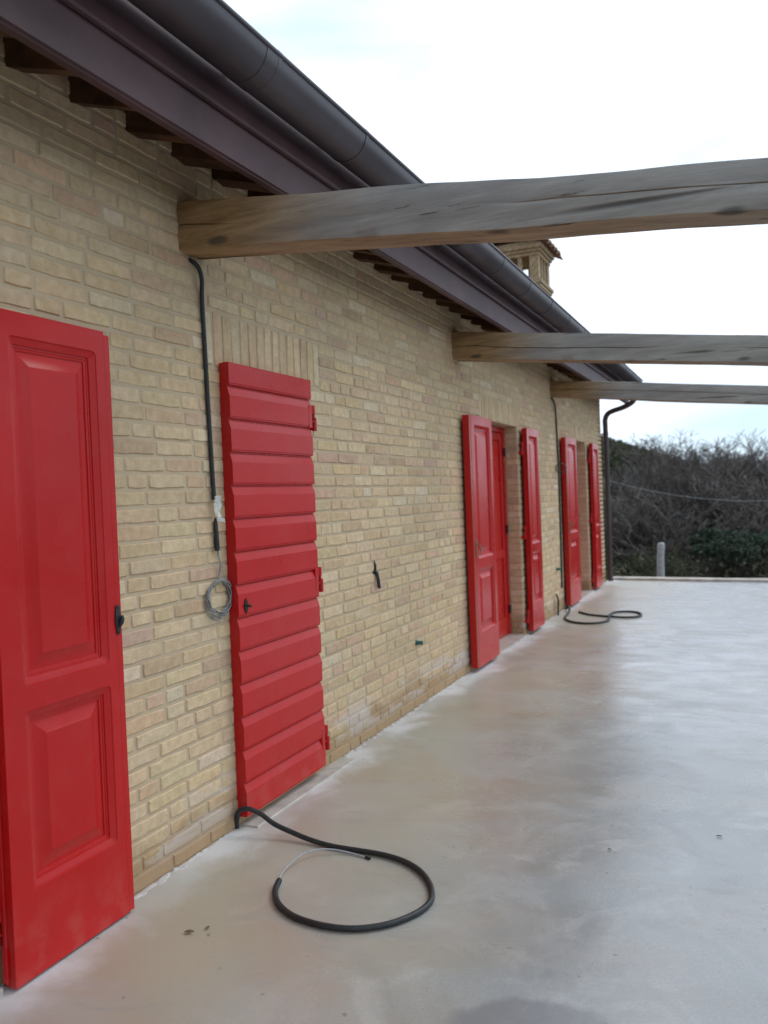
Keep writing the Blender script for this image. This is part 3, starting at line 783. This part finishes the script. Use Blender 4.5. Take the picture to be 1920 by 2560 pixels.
M.sweep(catmull([(XW, 3.219, 1.35), (XW, 3.222, 1.32), (XW+.004, 3.233, 1.285), (XW+.002, 3.232, 1.26), (XW, 3.222, 1.225), (XW, 3.212, 1.195)], .01), .003, 6)
M.sweep(catmull([(XW+.003, 3.221, 1.35), (XW+.003, 3.228, 1.31), (XW+.006, 3.236, 1.275), (XW+.004, 3.226, 1.235), (XW+.004, 3.217, 1.20), (XW+.004, 3.208, 1.185)], .01), .003, 6)
rc = random.Random(9)
for k in range(9):
    a = .096+rc.uniform(-.014, .012); b = .078+rc.uniform(-.012, .006); oy = rc.uniform(-.012, .012); ph = rc.uniform(-.12, .12)
    pts = [(XW+rc.uniform(-.004, .008)+.006*sin(t*2+k), cy+oy+a*sin(t+ph), cz+.09-b+oy*.3+.006*cos(t)+b*cos(t)) for t in [2*pi*i/26 for i in range(27)]]
    pts[-1] = pts[0]; M.sweep(catmull(pts, .02), .0025, 6)
M.build('cable_coil', CABLE2, C1, smooth=True)

FZ = .0135
hose = [(-2.325, 3.30, -.02), (-2.322, 3.295, .03), (-2.31, 3.285, .065), (-2.285, 3.265, .10), (-2.235, 3.262, .118), (-2.17, 3.272, .098), (-2.09, 3.268, .060), (-1.99, 3.265, .034), (-1.885, 3.252, .018),
        (-1.784, 3.238, FZ), (-1.684, 3.234, FZ), (-1.581, 3.234, FZ), (-1.49, 3.225, FZ), (-1.399, 3.196, FZ), (-1.313, 3.139, FZ), (-1.246, 3.064, FZ), (-1.204, 2.991, FZ), (-1.180, 2.917, FZ), (-1.185, 2.846, FZ), (-1.213, 2.776, FZ), (-1.261, 2.706, FZ), (-1.322, 2.656, FZ), (-1.391, 2.625, FZ), (-1.471, 2.614, FZ), (-1.556, 2.62, FZ), (-1.634, 2.641, FZ), (-1.711, 2.687, FZ), (-1.766, 2.744, FZ), (-1.802, 2.805, FZ), (-1.827, 2.873, FZ)]
C2 = empty('floor_conduit', (-1.6, 2.95, 0)); tag(C2, 'black corrugated conduit looped on the concrete in front of the closed boarded shutter', 'conduit')
M = MB(); corrug(M, hose, .0125); M.build('conduit_tube', BLACKP, C2, smooth=True)
M = MB(); M.sweep(catmull([(-1.825, 2.86, FZ), (-1.84, 2.90, .014), (-1.847, 2.955, .022), (-1.843, 3.064, .030), (-1.807, 3.150, .028), (-1.747, 3.193, .020), (-1.672, 3.209, .010), (-1.599, 3.2, .006), (-1.573, 3.194, .005)], .015), .0036, 8); M.build('inner_cable', CABLE, C2, smooth=True)
M = MB(); M.sweep([(-1.59, 3.199, .006), (-1.565, 3.191, .006)], .0062, 8); M.build('cable_tip', BLACKP, C2, smooth=True, auto=40)

h2 = [(-2.30, 10.78, -.01), (-2.275, 10.76, .05), (-2.23, 10.62, .055), (-2.185, 10.45, .03), (-2.164, 10.151, FZ), (-2.135, 9.935, FZ), (-2.018, 9.718, FZ), (-1.884, 9.629, FZ), (-1.769, 9.634, FZ), (-1.67, 9.726, FZ), (-1.619, 9.888, FZ), (-1.645, 10.15, .03), (-1.664, 10.426, FZ), (-1.621, 10.578, FZ), (-1.489, 10.627, FZ), (-1.377, 10.573, FZ), (-1.307, 10.396, FZ), (-1.333, 10.226, FZ), (-1.464, 10.151, FZ), (-1.626, 10.18, .014), (-1.751, 10.215, FZ), (-1.884, 10.279, FZ), (-1.984, 10.378, FZ), (-2.073, 10.493, FZ)]
M = MB(); corrug(M, h2, .0135, .008)
tag(M.build('floor_conduit', BLACKP, None, smooth=True), 'small black conduit curled in two loops on the floor by the far shutters', 'conduit')
C3 = MB(); corrug(C3, [(WX-.03, 10.40, 2.76), (XW+.01, 10.47, 2.70), (XW+.01, 10.58, 2.60), (XW, 10.66, 2.40), (XW, 10.68, 2.1), (XW, 10.70, 1.8), (XW-.002, 10.69, 1.0), (XW-.002, 10.66, .3)], .012, .012)
Q = empty('hanging_conduit', (XW, 10.6, 1.8)); tag(Q, 'thin black conduit hanging from the farthest beam with a small ring halfway down', 'conduit')
C3.build('conduit_tube', BLACKP, Q, smooth=True)
M = MB()
for k in range(3):
    pts = [(XW+.05+(.050+.003*k)*cos(t), 10.60+.05*cos(t)+.004*k, 1.84+(.058+.003*k)*sin(t)) for t in [2*pi*i/20 for i in range(21)]]; M.sweep(catmull(pts, .03), .0045, 6)
M.build('cable_ring', BLACKP, Q, smooth=True)

# dark stub of conduit sticking from a hole in the wall
M = MB(); yb_, zb_ = 4.99, 1.045
M.sweep([(WX-.02, yb_+.002, zb_+.03), (WX+.016, yb_+.004, zb_+.018), (WX+.022, yb_+.008, zb_-.03), (WX+.024, yb_+.014, zb_-.075), (WX+.03, yb_+.018, zb_-.085)], [.011, .012, .0115, .012, .011], 10)
M.sweep([(WX-.02, yb_-.006, zb_+.03), (WX+.012, yb_-.006, zb_+.04), (WX+.014, yb_-.012, zb_+.07), (WX+.010, yb_-.018, zb_+.10)], [.008, .0085, .007, .003], 8)
M.box(WX-.01, WX+.004, yb_-.03, yb_+.015, zb_+.0, zb_+.06)
tag(M.build('wall_conduit_stub', BLACKP, None, smooth=True, auto=40), 'short dark conduit stub poking out of the bare brick at chest height', 'conduit stub')
def stub(y, z, ln, rad, mat, label):
    E = empty('pipe_stub', (WX, y, z)); tag(E, label, 'pipe')
    M = MB(); pts = [(WX-.02+ln*i/24, y+.15*(ln*i/24), z) for i in range(25)]; M.sweep(pts, [rad*(1 if i % 3 else .88) for i in range(25)], 12); M.build('tube', mat, E, smooth=True)
    M = MB(); M.sweep([(WX+.002, y, z), (WX+.010, y, z)], rad*1.28, 12); M.build('collar', mat, E, smooth=True, auto=40)
stub(5.66, .475, .075, .0165, GREENP, 'short green plastic pipe stub low in the brick wall past the closed shutter')
stub(10.44, .56, .075, .0165, GREENP, 'tiny green pipe stub in the far brick wall beside the far shutters')
M = MB(); M.sweep(catmull([(WX+.04, 10.27, 0), (WX+.04, 10.29, .12), (WX+.05, 10.26, .20), (WX+.03, 10.24, .27)], .02), .011, 8)
tag(M.build('conduit_end', BLACKP, None, smooth=True), 'thin dark conduit end standing up from the floor at the far wall', 'conduit')

# ------------------------------------------------------------------ post, overhead wire, dry leaves
M = MB(); pz = gh(-1.68, 16.6)
pts = [(-1.71, 16.6, pz-.1), (-1.70, 16.6, .0), (-1.695, 16.6, .22), (-1.682, 16.6, .38), (-1.675, 16.6, .445), (-1.672, 16.6, .468), (-1.675, 16.6, .478)]
M.sweep(pts, [.072, .070, .066, .070, .064, .052, .02], 8)
tag(M.build('concrete_post', CONC, None, smooth=True, auto=60), 'pale grey round-topped concrete post standing just beyond the terrace edge', 'post')
M = MB(); M.sweep([(x, 22, 1.093+.046*(x-.3)**2) for x in [-8+i*.4 for i in range(42)]], .009, 6)
tag(M.build('overhead_cable', CABLE2, None, smooth=True), 'thin pale cable sagging across in front of the wooded hillside', 'cable')
def leaf(x, y, s, rot, label, cat='leaf', mat=DRY):
    M = MB(); rl = random.Random(int(x*100)); vs = []; n = 7
    for i in range(n):
        t = i/(n-1); wdt = s*.28*sin(pi*min(1, t*1.02))**.7+.0005
        for sg in (-1, 0, 1):
            a, b = s*(t-.5), sg*wdt; vs.append((a*cos(rot)-b*sin(rot), a*sin(rot)+b*cos(rot), .003+abs(sg)*s*.10+s*.10*sin(t*3)*abs(t-.5)+rl.uniform(0, .001)))
    f = []
    for i in range(n-1):
        for k in range(2): f.append((3*i+k, 3*i+k+1, 3*i+k+4, 3*i+k+3))
    M.add([(p[0], p[1], p[2]) for p in vs], f); o = M.build('dry_leaf', mat); o.location = (x, y, 0.001); return tag(o, label, cat)
LEAVES = [(-1.935, 2.42, .035, .4), (-1.89, 2.47, .022, 1.4), (-.19, 3.91, .024, .1), (-.62, 3.62, .018, -.3)]

# ------------------------------------------------------------------ trees
def bare_tree(seed, H=6.5, spread=.55, levels=6, tw=.012, trunks=1, droop=0.0):
    r = random.Random(seed); V = []; F = []
    def seg(a, b, ra, rb):
        d = b-a
        if d.length < 1e-4: return
        u = d.orthogonal().normalized(); w_ = d.normalized().cross(u); base = len(V)
        for (p, rad) in ((a, ra), (b, rb)):
            for k in range(3):
                t = 2*pi*k/3; V.append(tuple(p+(u*cos(t)+w_*sin(t))*rad))
        for k in range(3): F.append((base+k, base+(k+1) % 3, base+3+(k+1) % 3, base+3+k))
    def grow(p, d, ln, rad, lv):
        n = 3 if lv > 1 else 2; a = p
        for i in range(n):
            d = (d+Vector((r.gauss(0, .16), r.gauss(0, .16), r.gauss(.05, .10)))).normalized()
            b = a+d*(ln/n); ra = rad*(1-.4*i/n); rb = rad*(1-.4*(i+1)/n)
            seg(a, b, max(ra, tw), max(rb, tw*.8)); a = b
            if lv > 0 and i < n-1 and r.random() < .85:
                side = Vector((r.gauss(0, 1), r.gauss(0, 1), r.gauss(.2, .5))).normalized()
                grow(a, (d*(.75)+side*spread*1.2).normalized(), ln*r.uniform(.5, .72), rb*.6, lv-1)
        if lv > 0:
            for k in range(r.choice([2, 2, 3])):
                side = Vector((r.gauss(0, 1), r.gauss(0, 1), r.gauss(.15, .6))).normalized()
                grow(a, (d*.8+side*spread).normalized(), ln*r.uniform(.62, .82), rad*.55, lv-1)
    for t in range(trunks):
        d = Vector((r.gauss(0, .12+.15*(trunks > 1)), r.gauss(0, .12+.15*(trunks > 1)), 1)).normalized()
        grow(Vector((r.gauss(0, .1), r.gauss(0, .1), -.2)), d, H*.28, H*.014, levels-1)
    V = np.array(V); z = V[:, 2].max(); V = V*(H/z); return V, np.array(F)
def leaf_cloud(seed, R, n, sz, lobes=9):
    r = np.random.default_rng(seed); c = r.normal(0, .42, (lobes, 3))*np.array(R); c[:, 2] = np.abs(c[:, 2])+.25*R[2]
    rad = r.uniform(.28, .55, lobes); k = r.integers(0, lobes, n)
    d = r.normal(0, 1, (n, 3)); d /= np.linalg.norm(d, axis=1)[:, None]; q = r.uniform(.3, 1, n)**.45
    P = c[k]+d*q[:, None]*rad[k][:, None]*np.array(R)
    P = P[P[:, 2] > 0.02]; n = len(P)
    a = r.normal(0, 1, (n, 3)); a /= np.linalg.norm(a, axis=1)[:, None]; b = np.cross(a, r.normal(0, 1, (n, 3))); b /= np.linalg.norm(b, axis=1)[:, None]
    s = sz*r.uniform(.6, 1.4, n)[:, None]
    V = np.concatenate([P-a*s, P-b*s*.5, P+a*s, P+b*s*.5], 0); i = np.arange(n)
    return V, np.stack([i, i+n, i+2*n, i+3*n], 1)
protoT = [bare_tree(20+i, 6.5, .60+.05*(i % 3), 6, .0115, 1+(i % 2)) for i in range(5)]
protoS = [bare_tree(40+i, 3.0, .75, 5, .011, 4) for i in range(4)]
T0 = [len(p[1]) for p in protoT+protoS]; print('tree faces', T0)
protoK = [bare_tree(80+i, 6.5, .72, 7, .0075, 1) for i in range(4)]; print([len(p[1]) for p in protoK])
meT = [fastmesh('bare_tree', v, f, TWIG) for v, f in protoK]
def px2(xd, Y):   # a display column of the photograph turned into x at depth Y (used when laying the wood out)
    s = 1920/1659; X, Yp = xd*s, 1150*s
    t, p, ro = radians(24.2), radians(1.09), atan(.0395)
    M = sc.camera.matrix_world; R, U, Fw = [Vector((M[0][i], M[1][i], M[2][i])) for i in range(3)]; Fw = -Fw
    d = Fw+R*(X-960)/2070-U*(Yp-1280)/2070
    return d.x*Y/d.y
def zat(xd, yd, Y):
    s = 1920/1659
    M = sc.camera.matrix_world; R, U, Fw = [Vector((M[0][i], M[1][i], M[2][i])) for i in range(3)]; Fw = -Fw
    d = Fw+R*(xd*s-960)/2070-U*(yd*s-1280)/2070
    return CAMZ+d.z*Y/d.y
sky_trees = [(1425, 940, 46, 'slender bare tree rising above the ridge nearest the downpipe'), (1468, 953, 43, 'low bare tree in the dip left of the crowded skyline trees'),
             (1508, 932, 44, 'tall bare tree on the skyline, thin topped, left of the broadest crown'), (1552, 940, 40, 'broadest bare tree crown on the skyline'),
             (1588, 953, 42, 'rounded bare tree just right of the broadest crown'), (1618, 985, 38, 'lower bare tree where the skyline drops to the right'),
             (1652, 1003, 45, 'bare tree cut by the right edge of the picture on the low skyline')]
rt = random.Random(3)
for i, (xd, yd, Y, lab) in enumerate(sky_trees):
    x = px2(xd, Y); g = gh(x, Y); H = zat(xd, yd-14, Y)-g
    o = bpy.data.objects.new('bare_tree', meT[i % 4]); COL.objects.link(o); o.location = (x, Y, g); s_ = H/6.5
    o.scale = (s_*1.35, s_*1.35, s_); o.rotation_euler[2] = rt.uniform(0, 6); tag(o, lab, 'tree', 'bare trees on the skyline')
# the wood behind and below them reads as one mass
VV = []; FF = []; off = 0; rn = random.Random(12)
def put(p, x, y, z, s, sz, a):
    global off
    v, f = p; c_, s_ = cos(a), sin(a); v2 = np.stack([(v[:, 0]*c_-v[:, 1]*s_)*s+x, (v[:, 0]*s_+v[:, 1]*c_)*s+y, v[:, 2]*sz+z], 1)
    VV.append(v2); FF.append(f+off); off += len(v2)
for k in range(9):
    xd = 1440+k*27+rn.uniform(-8, 8); Y = rn.uniform(46, 56); x = px2(xd, Y); g = gh(x, Y)
    H = zat(xd, float(np.interp(xd, [1440, 1500, 1550, 1600, 1660], [965, 955, 948, 968, 1005]))+rn.uniform(-4, 14), Y)-g; put(protoK[k % 4], x, Y, g, H/6.5*1.5, H/6.5, rn.uniform(0, 6))
for k in range(125):
    Y = rn.uniform(27, 62); xd = rn.uniform(1290, 1800); Y = max(Y, 31 if xd > 1480 else 0); x = px2(xd, Y); g = gh(x, Y)
    top = np.interp(xd, [1290, 1400, 1460, 1550, 1600, 1660, 1800], [1012, 1015, 1000, 968, 985, 1025, 1040])+rn.uniform(-6, 60)
    H = min(7, max(1.6, zat(xd, top, Y)-g)); put(protoT[rn.randrange(5)], x, Y, g, H/6.5*1.35, H/6.5, rn.uniform(0, 6))
me = fastmesh('bare_woodland', np.concatenate(VV), np.concatenate(FF), TWIG)
o = bpy.data.objects.new('bare_woodland', me); COL.objects.link(o); tag(o, 'dense grey-brown leafless wood covering the slope beyond the terrace', 'woodland', None, 'stuff')
VV = []; FF = []; off = 0
for k in range(170):
    Y = 17.5+34*rn.random()**1.3; xd = rn.uniform(1290, 1780); x = px2(xd, Y); g = gh(x, Y)
    if (Y < 21 and xd < 1440) or (Y < 25 and 1480 < xd < 1720): continue
    s_ = rn.uniform(.35, .75); put(protoS[rn.randrange(4)], x, Y, g-.1, s_, s_*rn.uniform(.7, 1.1), rn.uniform(0, 6))
me = fastmesh('scrub', np.concatenate(VV), np.concatenate(FF), SCRUB)
o = bpy.data.objects.new('scrub', me); COL.objects.link(o); tag(o, 'dark tangled undergrowth at the foot of the wooded slope', 'scrub', None, 'stuff')
# leafy ground cover over slope and far hill
VV = []; FF = []; off = 0; rg = np.random.default_rng(5)
n = 110000; Yv = 16+62*rg.random(n)**1.1; Xv = rg.uniform(-.28, .06, n)*Yv
P = np.array([(x, y, gh(x, y)) for x, y in zip(Xv, Yv)]); P[:, 2] += rg.uniform(0, 1, n)**2*np.where(Yv < 21, .12, np.where(Yv > 46, .6, 1.7))
a = rg.normal(0, 1, (n, 3)); a /= np.linalg.norm(a, axis=1)[:, None]; b = np.cross(a, rg.normal(0, 1, (n, 3))); b /= np.linalg.norm(b, axis=1)[:, None]
s_ = (.03+.0022*Yv)[:, None]; i = np.arange(n)
me = fastmesh('undergrowth', np.concatenate([P-a*s_, P-b*s_*.5, P+a*s_, P+b*s_*.5], 0), np.stack([i, i+n, i+2*n, i+3*n], 1), SCRUB)
o = bpy.data.objects.new('undergrowth', me); COL.objects.link(o); tag(o, 'low olive ground cover on the slope and the hill', 'undergrowth', None, 'stuff')
VV = []; rg2 = np.random.default_rng(8); n = 16000; Yg = rg2.uniform(14.75, 20, n); Xg = rg2.uniform(-5.5, 1.5, n); dens = np.exp(-((Xg+3)/1.9)**2)+.12
kk = rg2.random(n) < dens; Xg, Yg = Xg[kk], Yg[kk]; n = len(Xg)
P = np.array([(x, y, gh(x, y)-.02) for x, y in zip(Xg, Yg)]); h_ = rg2.uniform(.04, .14, n)[:, None]; an = rg2.uniform(0, 6.28, n); wv = np.stack([np.cos(an), np.sin(an), 0*an], 1)*.006
tip = np.concatenate([rg2.normal(0, .04, (n, 2)), h_], 1); i = np.arange(n)
me = fastmesh('grass', np.concatenate([P-wv, P+wv, P+tip], 0), np.stack([i, i+n, i+2*n], 1), GRASS)
o = bpy.data.objects.new('grass', me); COL.objects.link(o); tag(o, 'rough yellowish grass on the bank beyond the house corner', 'grass', None, 'stuff')
bushes = [(1562, 1172, 22, .80, 'large dark green bush at the right of the slope', LEAFM), (1632, 1148, 23.5, 1.0, 'paler green bush behind the large dark green one', LEAFB), (1520, 1158, 22.5, .40, 'small dark green bush left of the large one', LEAFM)]
for i, (xd, yd, Y, R, lab, mt) in enumerate(bushes):
    x = px2(xd, Y); zc_ = zat(xd, yd, Y); E = empty('evergreen_bush', (x, Y, gh(x, Y))); tag(E, lab, 'bush')
    V_, F_ = leaf_cloud(60+i, (R, R*.8, R*.5), int(6200*R), .045, 12); V_[:, 2] += zc_-gh(x, Y)-R*.55
    me = fastmesh('foliage', V_, F_, mt); o = bpy.data.objects.new('foliage', me); COL.objects.link(o); o.parent = E
    v, f = protoS[i]; me = fastmesh('stems', v*.6, f, TWIG); o = bpy.data.objects.new('stems', me); COL.objects.link(o); o.parent = E
labs = ['brown dry leaf left of the conduit loop on the floor', 'smaller dry leaf scrap behind the brown one left of the conduit loop', 'dry leaf lying far out on the open concrete, right of the conduit loop', 'thin dry leaf between the conduit loop and the outermost leaf', 'small curled dry leaf near the right edge, closest to the viewer']
for (x, y, s_, rt_), lb in zip(LEAVES, labs): leaf(x, y, s_, rt_, lb)
